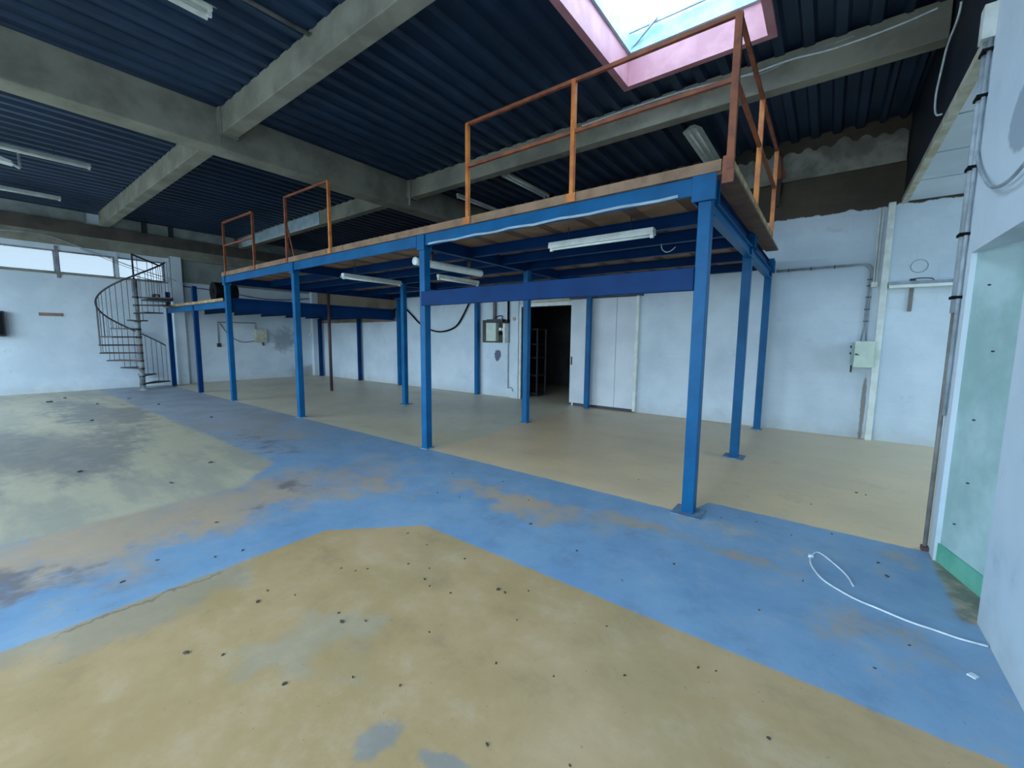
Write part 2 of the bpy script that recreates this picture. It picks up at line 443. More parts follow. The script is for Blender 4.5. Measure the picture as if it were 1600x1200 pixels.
# ------------------------------------------------------------------ back wall
DX0, DX1, DZ = -5.10, -3.66, 2.25
wb = MB()
wb.box(XL - 0.25, DX0, YB, YB + 0.22, 0, 4.8); wb.box(DX1, XBAY + 0.25, YB, YB + 0.22, 0, 4.8); wb.box(DX0, DX1, YB, YB + 0.22, DZ, 4.8)
w_back = wb.build('wall_back', M['wall_back'], origin=(0, YB, 0)); struct(w_back, 'white painted block wall at the back with bare dark concrete above')
# ring beam with ragged mortar along its top
rb = MB(); rb.box(XL, XR, YB - 0.06, YB + 0.02, 4.07, 4.40)
poly = [(XL, 4.38)]; xx = XL
while xx < XR - 0.1:
    w = random.uniform(0.16, 0.30); h = random.uniform(0.06, 0.14)
    for k in range(5):
        t = (k + 0.5) / 5
        poly.append((min(xx + w * t, XR), 4.43 + h * math.sin(math.pi * t)))
    xx += w
poly.append((XR, 4.38))
rb.prism(poly, 1, YB - 0.055, YB + 0.02)
o = rb.build('trim_1', M['concrete_lt']); struct(o, 'ragged mortar-topped concrete ring beam along the top of the back wall')
o = MB().box(XL, XR, YB - 0.075, YB - 0.05, 4.05, 4.09).build('mortar_ledge', M['concrete_lt'], w_back)
# pilaster left of the doorway, white edge strip, lintel
o = B(-5.40, -5.17, YB - 0.06, YB + 0.01, 0, 2.75).build('pilaster', M['wall_plain'], w_back)
o = B(-5.155, -5.10, YB - 0.04, YB + 0.1, 0, 2.30).build('door_frame_strip', M['white'], w_back)
o = B(-5.10, -3.60, YB - 0.03, YB + 0.2, 2.25, 2.33).build('lintel', M['white'], w_back)
o = B(-5.10, -3.60, YB - 0.02, YB + 0.02, 2.33, 2.44).build('lintel_upper_board', M['trim'], w_back)  # ochre-white board above the lintel
# ring mark and patch on the bay wall
o = MB().tube([(1.87 + 0.09 * math.cos(t), YB - 0.002, 2.58 + 0.09 * math.sin(t)) for t in [2 * math.pi * i / 24 for i in range(25)]], 0.006, 5).build('ring_mark', M['grey_pipe'], w_back)
# upright at the corner of the bay
up1 = MB().box(1.465, 1.545, YB - 0.09, YB, 0, 3.5)
o = up1.build('trim_2', M['white'], bevel=0.006); struct(o, 'white upright strip standing on the back wall where the side bay begins')

# ------------------------------------------------------------------ store room behind the doorway
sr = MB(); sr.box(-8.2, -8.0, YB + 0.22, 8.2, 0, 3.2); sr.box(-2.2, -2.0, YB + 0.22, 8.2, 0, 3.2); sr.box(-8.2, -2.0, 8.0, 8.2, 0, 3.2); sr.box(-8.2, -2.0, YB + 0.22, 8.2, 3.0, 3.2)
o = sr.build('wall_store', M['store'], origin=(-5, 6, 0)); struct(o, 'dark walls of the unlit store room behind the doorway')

# ------------------------------------------------------------------ left wall with window band
WZ0, WZ1 = 3.05, 3.61
wl = MB()
wl.box(XL - 0.25, XL, YF - 0.25, YB + 0.22, 0, WZ0); wl.box(XL - 0.25, XL, YF - 0.25, YB + 0.22, WZ1, 4.8); wl.box(XL - 0.25, XL, 0.16, YB + 0.22, WZ0, WZ1)
w_left = wl.build('wall_left', M['wall_left'], origin=(XL, 0, 0)); struct(w_left, 'white painted left wall below a band of windows')
edges = [0.16, -0.90, -2.02, -3.14, -4.26, -5.38, -6.5, YF]
for i in range(len(edges) - 1):
    y1, y0 = edges[i], edges[i + 1]
    wn = bpy.data.objects.new('window_%d' % (i + 1), None); COL.objects.link(wn); wn.location = (XL - 0.1, (y0 + y1) / 2, WZ0); ORI[wn.name] = tuple(wn.location)
    wn['kind'] = 'structure'; wn['label'] = ['window pane at the right end of the high band, behind the stair rail', 'middle window pane of the high band on the left wall', 'window pane at the left end of the high band'][i] if i < 3 else 'high window pane on the left wall outside the view'
    f = MB(); f.box(XL - 0.16, XL - 0.04, y1 - 0.05, y1, WZ0, WZ1); f.box(XL - 0.16, XL - 0.04, y0, y0 + 0.05, WZ0, WZ1)
    f.box(XL - 0.16, XL - 0.04, y0 + 0.05, y1 - 0.05, WZ0, WZ0 + 0.025); f.box(XL - 0.16, XL - 0.04, y0 + 0.05, y1 - 0.05, WZ1 - 0.025, WZ1)
    f.build('window_frame', M['winframe'], wn)
    B(XL - 0.11, XL - 0.10, y0 + 0.05, y1 - 0.05, WZ0 + 0.025, WZ1 - 0.025).build('pane', M['winglass'], wn)
B(XL - 0.02, XL + 0.05, YF, 0.2, WZ0 - 0.045, WZ0).build('window_sill', M['concrete'], w_left)
B(XL - 0.02, XL + 0.03, -0.93, -0.87, WZ0, WZ1 + 0.1).build('mullion_post', M['wall_plain'], w_left)
B(XL - 0.02, XL + 0.03, -2.05, -1.99, WZ0 - 0.14, WZ1 + 0.1).build('mullion_post', M['winframe'], w_left)
B(XL, XL + 0.10, YF, YB, 3.74, 4.03).build('concrete_band', M['concrete'], w_left)
B(XL, XL + 0.16, YF, YB, 4.03, 4.34).build('dark_ledge', M['concrete_dk'], w_left)
for (a, b) in ((-7.4, -1.45), (-1.05, -0.32), (-0.2, 0.28), (0.4, 2.0), (2.3, 4.6)):
    B(XL, XL + 0.06, a, b, 4.36, 4.645).build('infill_block', M['infill'], w_left)
for yy in (-0.26, 0.34):
    B(XL, XL + 0.09, yy - 0.05, yy + 0.05, 4.34, 4.65).build('infill_post', M['dark'], w_left)
B(XL, XL + 0.14, 0.24, 0.52, 0, 3.80).build('pilaster', M['wall_plain'], w_left, bevel=0.01)
B(XL, XL + 0.16, YB - 0.22, YB, 0, 3.2).build('pilaster', M['wall_plain'], w_left)
MB().box(XL, XL + 0.025, YF, 0.24, 0, 0.22).build('plinth', M['wall_plain'], w_left)

# ------------------------------------------------------------------ front wall (behind the photographer)
wf = MB(); xs = [XL - 0.25] + [v for q in FRONT_OPEN for v in q[:2]] + [XR + 0.25]
for i in range(0, len(xs), 2): wf.box(xs[i], xs[i + 1], YF - 0.25, YF, 0, 4.8)
for (a, b, c, d) in FRONT_OPEN: wf.box(a, b, YF - 0.25, YF, d, 4.8)
o = wf.build('wall_front', M['wall_plain'], origin=(0, YF, 0)); struct(o, 'white front wall with two open loading doorways')

# ------------------------------------------------------------------ right wall with shallow niche, and the side bay
NY0, NY1, NZ, ND, XN = -0.49, 0.27, 2.07, 0.16, 1.668
wr = MB()
wr.box(XN, XR + 0.30, YF - 0.25, NY0, 0, NZ); wr.box(XR, XR + 0.30, YF - 0.25, NY0, NZ, 4.8); wr.box(XR, XR + 0.30, NY1, 0.44, 0, 4.8); wr.box(XR, XR + 0.30, NY0, NY1, NZ, 4.8); wr.prism([(XR + 0.26, NY0), (XR + 0.035, NY1), (XR + 0.30, NY1), (XR + 0.30, NY0)], 2, 0, NZ)
w_right = wr.build('wall_right', M['wall_right'], origin=(XR, 0, 0)); struct(w_right, 'pale blue plastered wall at right with a shallow recess')
def slant(z0, z1, d):
    return MB().prism([(XR + 0.26 - d, NY0), (XR + 0.035 - d, NY1), (XR + 0.037, NY1), (XR + 0.262, NY0)], 2, z0, z1)
slant(0.13, NZ, 0.008).build('recess_back', M['niche'], w_right)
slant(0.0, 0.13, 0.02).build('green_skirting', M['green'], w_right)
ds = B(XR + 0.02, XR + 0.12, 0.44, YB, 3.54, 4.8).build('wall_downstand', M['clad']); struct(ds, 'dark cladding above the opening to the side bay')
B(XR + 0.0, XR + 0.07, 0.44, YB, 3.48, 3.55).build('edge_trim', M['trim'], ds)
bay = MB()
bay.box(XBAY, XBAY + 0.25, 0.2, BAYWIN[0], 0, 3.8); bay.box(XBAY, XBAY + 0.25, BAYWIN[1], YB, 0, 3.8); bay.box(XBAY, XBAY + 0.25, BAYWIN[0], BAYWIN[1], 0, BAYWIN[2]); bay.box(XBAY, XBAY + 0.25, BAYWIN[0], BAYWIN[1], BAYWIN[3], 3.8)
bay.box(XR + 0.3, XBAY + 0.25, 0.2, 0.44, 0, 3.8)
o = bay.build('wall_bay', M['wall_plain'], origin=(XBAY, 2, 0)); struct(o, 'white walls of the side bay with a window to the right')
B(XBAY + 0.1, XBAY + 0.11, BAYWIN[0], BAYWIN[1], BAYWIN[2], BAYWIN[3]).build('bay_pane', M['clearglass'], o)
bc = bpy.data.objects.new('ceiling_bay', None); COL.objects.link(bc); bc.location = (3.3, 2.5, 3.5); ORI[bc.name] = (3.3, 2.5, 3.5)
bc['kind'] = 'structure'; bc['label'] = 'white panelled ceiling of the side bay'
js = [0.44, 0.83, 1.79, 2.74, 3.70, YB]
for i in range(5):
    B(XR + 0.07, XBAY, js[i] + 0.02, js[i + 1] - 0.02, 3.50, 3.58).build('ceiling_panel', M['wall_plain'], bc)
B(XR + 0.12, XBAY, 0.44, YB, 3.56, 3.8).build('ceiling_backing', M['dark'], bc)

# ------------------------------------------------------------------ ceiling: ribbed steel deck sheets
ceil = bpy.data.objects.new('ceiling', None); COL.objects.link(ceil); ceil.location = (-6, 0, ZC); ORI[ceil.name] = (-6, 0, ZC)
ceil['kind'] = 'structure'; ceil['label'] = 'dark ribbed steel roof deck'
def sheet(x0, x1, y0, y1):
    p = 0.27; poly = [(x0, ZC)]; n = max(1, round((x1 - x0) / p)); q = (x1 - x0) / n
    for i in range(n):
        a = x0 + i * q
        poly += [(a + 0.045, ZC), (a + 0.075, ZC + 0.06), (a + 0.195, ZC + 0.06), (a + 0.225, ZC)]
    poly += [(x1, ZC), (x1, ZC + 0.15), (x0, ZC + 0.15)]
    clean = [poly[0]]
    for v in poly[1:]:
        if abs(v[0] - clean[-1][0]) + abs(v[1] - clean[-1][1]) > 1e-4: clean.append(v)
    # build as strips so the ribbed face stays well formed
    mb = MB(); low = clean[:-2]; k = len(low)
    for yy in (y0, y1):
        for v in low: mb.v.append((v[0], yy, v[1]))
        for v in low: mb.v.append((v[0], yy, ZC + 0.15))
    for i in range(k - 1):
        a, b = i, i + 1; s_ = 2 * k
        mb.f += [(a, b, b + s_, a + s_), (a + k, a + k + s_, b + k + s_, b + k), (a, a + k, b + k, b), (a + s_, b + s_, b + k + s_, a + k + s_)]
    mb.f += [(0, 2 * k, 3 * k, k), (k - 1, 2 * k - 1, 4 * k - 1, 3 * k - 1)]
    return mb.build('deck_sheet', M['deck'], ceil)
SX0, SX1 = -1.37, 0.25
xs = []; a = SX0
while a > XL - 0.2: xs.append((a - 0.81, a)); a -= 0.81
xs += [(SX1, SX1 + 0.81), (SX1 + 0.81, XR + 0.14)]
for (x0, x1) in xs:
    if x0 < -9.4 and x1 > -11.2:
        sheet(x0, x1, YF - 0.2, -6.66); sheet(x0, x1, -4.54, YB + 0.2)
    else:
        sheet(x0, x1, YF - 0.2, YB + 0.2)
for (x0, x1) in ((SX0, SX0 + 0.81), (SX0 + 0.81, SX1)):
    sheet(x0, x1, 1.62, YB + 0.2); sheet(x0, x1, -2.84, -1.00); sheet(x0, x1, YF - 0.2, -5.46)

def skylight(x0, x1, y0, y1, idx):
    s = bpy.data.objects.new('skylight_%d' % idx, None); COL.objects.link(s); s.location = ((x0 + x1) / 2, (y0 + y1) / 2, ZC); ORI[s.name] = tuple(s.location)
    s['kind'] = 'structure'; s['label'] = 'rooflight with pink curb boards over the mezzanine' if idx == 1 else 'rooflight behind the photographer'
    t = 0.08
    for nm, (z0, z1), e, mt in (('rim', (4.60, 4.66), 0.0, 'pink'), ('curb_board', (4.66, 4.96), -0.004, 'pink'), ('upper_curb', (4.96, 5.20), 0.03, 'cyan')):
        xa, xb, ya, yb = x0 + e, x1 - e, y0 + e, y1 - e
        for (a, b, c, d) in ((xa - t, xa, ya - t, yb + t), (xb, xb + t, ya - t, yb + t), (xa, xb, ya - t, ya), (xa, xb, yb, yb + t)):
            B(a, b, c, d, z0, z1).build(nm, M[mt], s)
    B(x0 - 0.1, x1 + 0.1, y0 - 0.1, y1 + 0.1, 5.20, 5.215).build('rooflight_pane', M['skyglass'], s)
    if idx == 1:
        MB().bar((x0 + 0.03, y1 - 0.09, 5.15), (x1 - 0.03, y1 - 0.09, 5.15), 0.02).build('opening_bar', M['grey_pipe'], s)
        MB().bar((x0 + 0.02, y1 - 0.02, 5.00), (x0 + 0.38, y1 - 0.13, 5.16), 0.018).build('stay_arm', M['grey_pipe'], s)
    return s
for i, q in enumerate(SKY): skylight(*q, i + 1)

# ------------------------------------------------------------------ concrete beams
o = B(-6.50, -6.15, YF, YB, 4.13, ZC + 0.02).build('concrete_girder', M['concrete'], bevel=0.012); struct(o, 'deep concrete girder crossing the ceiling toward the back wall')
for s_ in (-1.22, 2.10):
    B(-6.62, -6.05, s_ - 0.03, s_ + 0.21, 4.30, ZC + 0.01).build('beam_seat', M['concrete'], o, bevel=0.01)
    B(-6.10, -6.06, s_ - 0.034, s_ - 0.02, 4.16, ZC).build('pale_drip_mark', M['concrete_lt'], o)
def cbeam(x0, x1, y0, y1, lab, mat='concrete'):
    q = B(x0, x1, y0, y1, 4.32, ZC + 0.02).build('concrete_beam', M[mat], bevel=0.01); struct(q, lab); return q
cbeam(XL + 0.3, -6.5, -1.22, -1.02, 'concrete beam over the left bay running to the window wall')
cbeam(-6.15, XR, -1.22, -1.02, 'concrete beam crossing the ceiling at top centre')
cbeam(XL + 0.1, -6.5, 2.10, 2.27, 'concrete beam behind the left railings')
cbeam(-6.15, XR, 2.10, 2.27, 'concrete beam behind the rooflight and orange railing')
cbeam(XL + 0.3, -6.5, -5.5, -5.3, 'concrete beam left of the girder behind the photographer')
cbeam(-6.15, XR, -5.75, -5.55, 'concrete beam behind the photographer')

# ------------------------------------------------------------------ mezzanine
PX = [0.0, -3.39, -6.85, -10.0]
mz = thing('mezzanine', (-5, 2.2, 0), 'large blue steel mezzanine platform on posts with brown board deck', 'mezzanine')
S = 0.10
def post(root, x, y, h, base=0.0, cap=None, mat='blue', sz=S, plate='plate'):
    p = MB().box(x, x + sz, y, y + sz, 0.008 if base else 0, h).build('post', M[mat], root, bevel=0.006)
    if base: B(x - base, x + sz + base, y - base, y + sz + base, 0, 0.012).build('base_plate', M[plate], p)
    if cap == 'H':
        c = MB(); c.box(x - 0.05, x + sz + 0.03, y - 0.025, y - 0.008, 2.60, 2.815); c.box(x - 0.05, x + sz + 0.03, y + sz + 0.02, y + sz + 0.037, 2.60, 2.80)
        c.box(x + 0.03, x + sz - 0.02, y - 0.01, y + sz + 0.03, 2.61, 2.80); c.box(x - 0.045, x - 0.03, y - 0.008, y + sz + 0.02, 2.60, 2.8); c.box(x + sz + 0.012, x + sz + 0.028, y - 0.008, y + 0.02, 2.60, 2.80)
        c.build('cap', M[mat], p, bevel=0.004)
    if cap == 'S':
        B(x - 0.02, x + sz + 0.02, y - 0.02, y + 0.002, 2.61, 2.82).build('cap_plate', M[mat], p, bevel=0.003)
        B(x - 0.02, x + sz + 0.02, y + sz - 0.002, y + sz + 0.015, 2.61, 2.80).build('cap_plate', M[mat], p, bevel=0.003)
    return p
for i, x in enumerate(PX):
    post(mz, x, 0, 2.66, 0.07 if i == 0 else 0.02, 'H' if i == 0 else 'S')
post(mz, 0.0, 2.2, 2.66, 0.07, 'H'); post(mz, -3.36, 2.28, 2.66, 0.03); post(mz, -6.6, 2.2, 2.66, 0.07)
post(mz, 0.0, 4.34, 2.66, 0.03, 'H'); post(mz, -3.23, 4.39, 2.66); post(mz, -6.52, 4.50, 2.66); post(mz, -9.75, 4.50, 2.66)
MB().tube([(-9.93, 2.42, 0), (-9.93, 2.42, 2.66)], 0.04, 10).build('prop_pole', M['stairred'], mz, smooth=True)

def ibeam_x(x0, x1, y, z0, z1, w=0.08):
    m = MB(); m.box(x0, x1, y, y + w, z0, z0 + 0.012); m.box(x0, x1, y, y + w, z1 - 0.012, z1); m.box(x0, x1, y + w / 2 - 0.006, y + w / 2 + 0.006, z0 + 0.012, z1 - 0.012); return m
def ibeam_y(x, y0, y1, z0, z1, w=0.08):
    m = MB(); m.box(x, x + w, y0, y1, z0, z0 + 0.012); m.box(x, x + w, y0, y1, z1 - 0.012, z1); m.box(x + w / 2 - 0.006, x + w / 2 + 0.006, y0, y1, z0 + 0.012, z1 - 0.012); return m
ZB, ZT = 2.66, 2.80
# front edge beams, one per bay (closed channels), with a loose pale strip along the near one
for i in range(3):
    x0, x1 = PX[i + 1] + S + 0.02, PX[i] - 0.05
    B(x0, x1, 0.0, 0.035, ZB, ZT).build('edge_beam', M['blue'], mz, bevel=0.004)
o = MB()
pts = [(-3.2 + k * 0.16, -0.006 + 0.004 * math.sin(k * 2.1), ZB + 0.012 + 0.006 * math.sin(k * 1.7)) for k in range(20)]
o.tube(pts, 0.012, 5).build('peeling_strip', M['sheet'], mz)
# end beam between the caps (I-section) and cross beams on each post line
for (y0, y1) in ((0.11, 2.17), (2.33, 4.32)):
    ibeam_y(0.03, y0, y1, 2.50, 2.63, 0.075).build('end_beam', M['blue'], mz)
for x in PX[1:]:
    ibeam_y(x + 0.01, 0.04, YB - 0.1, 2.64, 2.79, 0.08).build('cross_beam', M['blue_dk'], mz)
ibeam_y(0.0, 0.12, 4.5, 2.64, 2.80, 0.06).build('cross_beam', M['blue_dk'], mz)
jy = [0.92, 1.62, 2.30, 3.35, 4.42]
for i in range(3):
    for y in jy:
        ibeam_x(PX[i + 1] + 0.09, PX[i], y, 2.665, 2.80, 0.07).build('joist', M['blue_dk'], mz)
# low tie beam between the two right-hand front posts
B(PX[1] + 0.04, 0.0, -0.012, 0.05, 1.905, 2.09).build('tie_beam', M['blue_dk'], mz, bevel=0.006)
# deck boards, laid across the joists
x = PX[3]; k = 0
while x < 0.2:
    w = random.uniform(0.36, 0.46) if k % 2 else random.uniform(0.10, 0.15); x1 = min(x + w, 0.22)
    y1 = YB - 0.08 if x1 < 0.05 else 3.45
    B(x + 0.006, x1 - 0.006, -0.01, y1, 2.80, 2.842).build('deck_board', M['board' if k % 2 else 'board2'], mz)
    x = x1; k += 1
# fascia boards along the front, pale edge and overhanging sheet at the right end
for (a, b) in ((-9.98, -7.6), (-7.59, -5.1), (-5.09, -2.45), (-2.44, 0.16)):
    B(a, b, -0.035, -0.012, 2.80, 2.885).build('fascia_board', M['board'], mz)
B(0.205, 0.235, -0.03, 2.75, 2.80, 2.885).build('edge_board', M['edge'], mz)
B(0.10, 0.25, -0.02, 3.45, 2.775, 2.80).build('overhang_sheet', M['board2'], mz)
# back edge beam resting near the wall
# ------------------------------------------------------------------ lower platform at left
lp = thing('lower_platform', (-12.2, 2.3, 0), 'lower blue steel platform joining the spiral stair at left', 'platform')
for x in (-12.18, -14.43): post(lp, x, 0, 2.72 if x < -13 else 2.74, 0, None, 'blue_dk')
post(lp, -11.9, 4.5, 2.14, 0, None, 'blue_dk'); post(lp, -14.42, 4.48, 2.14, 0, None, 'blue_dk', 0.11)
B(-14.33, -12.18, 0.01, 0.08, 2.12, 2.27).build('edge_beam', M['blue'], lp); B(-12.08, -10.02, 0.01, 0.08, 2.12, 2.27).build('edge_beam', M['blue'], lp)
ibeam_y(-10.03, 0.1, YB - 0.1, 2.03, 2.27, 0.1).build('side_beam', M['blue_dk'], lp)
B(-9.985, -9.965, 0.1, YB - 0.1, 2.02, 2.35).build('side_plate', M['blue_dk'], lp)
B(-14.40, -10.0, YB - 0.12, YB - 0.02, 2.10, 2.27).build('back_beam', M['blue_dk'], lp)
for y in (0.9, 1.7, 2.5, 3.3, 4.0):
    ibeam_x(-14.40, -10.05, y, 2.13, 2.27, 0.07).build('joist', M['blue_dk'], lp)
x = -14.5
while x < -10.05:
    x1 = min(x + 0.56, -9.99)
    B(x + 0.005, x1 - 0.005, -0.02, YB - 0.06, 2.27, 2.315).build('deck_board', M['board'], lp); x = x1
B(-14.5, -10.0, -0.04, -0.02, 2.265, 2.33).build('edge_board', M['edge'], lp)

# ------------------------------------------------------------------ railings
ZR = 2.87
r1 = thing('guard_railing', (-1.1, 0, ZR), 'orange guard railing around the right-hand corner of the mezzanine', 'railing', 'mezzanine railings')
def rpost(root, x, y, z1, mat='orange', w=0.04, plate=True, z0=2.86):
    p = MB().bar((x, y, z0), (x, y, z1), w).build('rail_post', M[mat], root)
    if plate: B(x - 0.05, x + 0.05, y - 0.028, y - 0.02, 2.80, 2.88).build('foot_plate', M[mat], p)
    return p
rpost(r1, -2.51, -0.02, 3.90); rpost(r1, -1.15, -0.02, 3.90); rpost(r1, 0.22, -0.02, 3.89, 'rust', 0.05, False, 2.80); rpost(r1, 0.22, 1.34, 3.88, 'orange', 0.045, False, 2.83); rpost(r1, 0.22, 2.76, 3.88, 'orange', 0.045, False, 2.80)
B(0.17, 0.25, -0.04, -0.015, 2.70, 2.90).build('corner_bracket', M['rust'], r1)
for zz in (3.89, 3.44):
    for (a, b) in (((-2.51, -0.02), (-1.15, -0.02)), ((-1.15, -0.02), (0.22, -0.02)), ((0.22, -0.02), (0.22, 1.34)), ((0.22, 1.34), (0.22, 2.76))):
        w = MB().bar((a[0], a[1], zz), (b[0], b[1], zz), 0.032)
        nm = 'top_rail' if zz > 3.6 else 'mid_rail'
        w.build(nm, M['rust'], r1)
r2 = thing('guard_railing', (-9.0, 0, ZR), 'small brown guard rail frame at the far left corner of the mezzanine', 'railing', 'mezzanine railings')
rpost(r2, -9.76, -0.02, 3.92, 'rust'); rpost(r2, -8.27, -0.02, 3.90, 'rust')
MB().bar((-9.76, -0.02, 3.92), (-8.27, -0.02, 3.90), 0.035).build('top_rail', M['rust'], r2); MB().bar((-9.76, -0.02, 3.44), (-8.27, -0.02, 3.42), 0.03).build('mid_rail', M['rust'], r2)
r3 = thing('guard_railing', (-6.2, 0, ZR), 'brown guard rail frame below the concrete girder at centre left', 'railing', 'mezzanine railings')
rpost(r3, -6.9, -0.02, 3.93, 'rust'); rpost(r3, -5.47, -0.02, 3.90, 'orange')
MB().bar((-6.9, -0.02, 3.92), (-5.47, -0.02, 3.90), 0.03).build('top_rail', M['rust'], r3)
MB().bar((-6.88, -0.01, 3.42), (-6.72, 0.02, 2.86), 0.018).build('brace', M['rust'], r3)

# ------------------------------------------------------------------ spiral stair
CX, CY, RS = -13.92, -0.75, 0.79
st = thing('spiral_staircase', (CX, CY, 0), 'dark steel spiral staircase with thin balusters against the window wall', 'staircase')
MB().tube([(CX, CY, 0), (CX, CY, 2.95)], 0.062, 14).build('column', M['stairpole'], st, smooth=True)
MB().tube([(CX, CY, 0), (CX, CY, 0.02)], 0.14, 14).build('column_base', M['stairpole'], st)
A0 = R(78.4 + 40); DA = R(27)
HR = 1.05
def pol(a, r, z): return (CX + r * math.cos(a), CY + r * math.sin(a), z)
NT = 12; zs = [0.14 + 0.212 * i for i in range(NT)]
for i in range(NT):
    a0 = A0 + DA * i; a1 = a0 + DA * 1.1; z = zs[i]
    n = 5; poly = [pol(a0 + 0.9, 0.03, z)[:2]] if 0 else []
    inner = [pol(a0 + (a1 - a0) * k / n, 0.055, 0)[:2] for k in range(n + 1)]
    outer = [pol(a0 + (a1 - a0) * k / n, RS, 0)[:2] for k in range(n + 1)]
    m = MB(); m.prism(inner + outer[::-1], 2, z, z + 0.032)
    m.build('tread', M['stairred' if i in (3, 4, 5, 6) else 'stair'], st)
    MB().tube([(CX, CY, z - 0.015), (CX, CY, z + 0.035)], 0.068, 12).build('tread_collar', M['stair'], st, smooth=False)
    for k in (0.15, 0.5, 0.85):
        a = a0 + DA * k
        MB().tube([pol(a, RS - 0.02, z), pol(a, RS - 0.02, z + HR + 0.212 * (k - 0.15))], 0.0065, 5).build('baluster', M['stair'], st)
pts = []
for k in range(0, NT * 6 - 8):
    a = A0 + DA * 0.15 + DA * k / 6; pts.append(pol(a, RS - 0.02, zs[0] + HR + 0.212 * k / 6))
MB().tube(pts, 0.021, 8).build('handrail', M['stair'], st, smooth=True)
# landing plate to the platform with its own rail
aL = A0 + DA * NT
B(-14.35, -13.62, -0.55, -0.02, 2.42, 2.46).build('landing', M['stair'], st)
MB().bar((CX, CY, 2.95), (CX, CY, 3.62), 0.035).build('landing_post', M['stair'], st)
MB().bar((CX, CY, 3.60), (-14.3, -0.08, 3.42), 0.035).build('landing_rail', M['stair'], st)
MB().bar((CX, CY, 3.05), (-14.3, -0.08, 2.97), 0.015).build('landing_mid_rail', M['stair'], st)
for k in (0.15, 0.5, 0.7, 0.9):
    px, py = CX + (-14.3 - CX) * k, CY + (-0.08 - CY) * k
    MB().tube([(px, py, 2.46), (px, py, 3.6 - 0.18 * k)], 0.0065, 5).build('baluster', M['stair'], st)

# ------------------------------------------------------------------ sliding door beside the doorway
dr = bpy.data.objects.new('door_1', None); COL.objects.link(dr); dr.location = (-2.95, YB - 0.06, 0); ORI[dr.name] = tuple(dr.location)
dr['kind'] = 'structure'; dr['label'] = 'white boarded sliding door pushed open beside the dark doorway'
for (a, b) in ((-3.70, -3.30), (-3.294, -2.63), (-2.624, -2.22)):
    B(a, b, YB - 0.075, YB - 0.035, 0.06, 2.36).build('door_panel', M['doorpaint'], dr, bevel=0.003)
B(-2.215, -2.16, YB - 0.09, YB - 0.005, 0.02, 2.37).build('door_stop', M['white'], dr)
B(-3.75, -2.10, YB - 0.09, YB - 0.005, 2.37, 2.42).build('top_track', M['dark'], dr)
B(-3.70, -2.18, YB - 0.07, YB - 0.02, 0.0, 0.05).build('bottom_track', M['dark'], dr)
B(-3.675, -3.645, YB - 0.09, YB - 0.074, 0.92, 1.10).build('handle', M['dark'], dr)
B(-3.64, -3.60, YB - 0.085, YB - 0.03, 0.0, 0.08).build('floor_guide', M['white'], dr)

# store shelf behind the doorway
sh = thing('metal_shelf', (-5.2, 5.45, 0), 'pale metal shelf rack standing in the dark store room', 'shelf')
for x in (-5.75, -5.02):
    for y in (5.25, 5.65): MB().bar((x, y, 0), (x, y, 1.75), 0.04).build('upright', M['dark'], sh)
for z in (0.06, 0.52, 0.98, 1.33, 1.72): B(-5.75, -5.02, 5.23, 5.67, z, z + 0.03).build('shelf_board', M['dark'], sh)

# ------------------------------------------------------------------ fluorescent lights (all switched off)
def batten(name, a, b, label, group, two=False, refl=0.0, drop=0.0, w=0.06):
    a, b = Vector(a), Vector(b); d = (b - a).normalized(); sd = Vector((-d.y, d.x, 0))
    c = (a + b) / 2
    t = thing(name, (c.x, c.y, c.z), label, 'light fixture', group)
    MB().bar(a, b, w, 0.05).build('housing', M['white'], t, bevel=0.004)
    if refl:
        m = MB()
        for s_ in (-1, 1):
            p0 = a + sd * (s_ * w / 2) + Vector((0, 0, 0.02)); p1 = a + sd * (s_ * refl) - Vector((0, 0, 0.045))
            q0 = b + (p0 - a); q1 = b + (p1 - a); n = len(m.v)
            for p in (p0, p1, q1, q0): m.v.append(tuple(p))
            for p in (p0, p1, q1, q0): m.v.append(tuple(p + Vector((0, 0, 0.006))))
            m.f += [(n, n + 1, n + 2, n + 3), (n + 7, n + 6, n + 5, n + 4)] + [(n + i, n + 4 + i, n + 4 + (i + 1) % 4, n + (i + 1) % 4) for i in range(4)]
        m.build('reflector', M['white'], t)
    for s_ in ((-1, 1) if two else (0,)):
        o_ = sd * (s_ * 0.045) - Vector((0, 0, 0.048))
        MB().tube([a + o_ + d * 0.04, b + o_ - d * 0.04], 0.017, 10).build('tube', M['tube'], t, smooth=True)
        for e, dd in ((a, 1), (b, -1)):
            MB().bar(e + o_ + d * (0.005 * dd), e + o_ + d * (0.04 * dd), 0.03, 0.05).build('tube_holder', M['white'], t)
    if drop:
        for f in (0.2, 0.8):
            p = a + (b - a) * f
            MB().tube([p + Vector((0, 0, 0.02)), p + Vector((0, 0, drop))], 0.006, 5).build('hanger', M['dark'], t)
    return t
GC = 'fluorescent lights under the roof deck'; GM = 'fluorescent lights under the mezzanine'
batten('fluorescent_light', (-9.9, -4.2, 4.50), (-9.9, -2.0, 4.50), 'long white fluorescent batten at upper left, the nearer of two', GC, refl=0.07, drop=0.14)
batten('fluorescent_light', (-12.95, -4.1, 4.50), (-12.95, -2.06, 4.50), 'long white fluorescent batten at far left above the windows', GC, refl=0.06, drop=0.14)
batten('fluorescent_light', (-3.92, -3.4, 4.53), (-3.92, -2.0, 4.53), 'white fluorescent fitting cut by the top edge of the picture', GC, refl=0.12, drop=0.1)
batten('fluorescent_light', (-0.86, 2.88, 4.52), (-0.86, 4.36, 4.52), 'twin-tube fluorescent light with wide reflector behind the orange railing', GC, two=True, refl=0.13, drop=0.1)
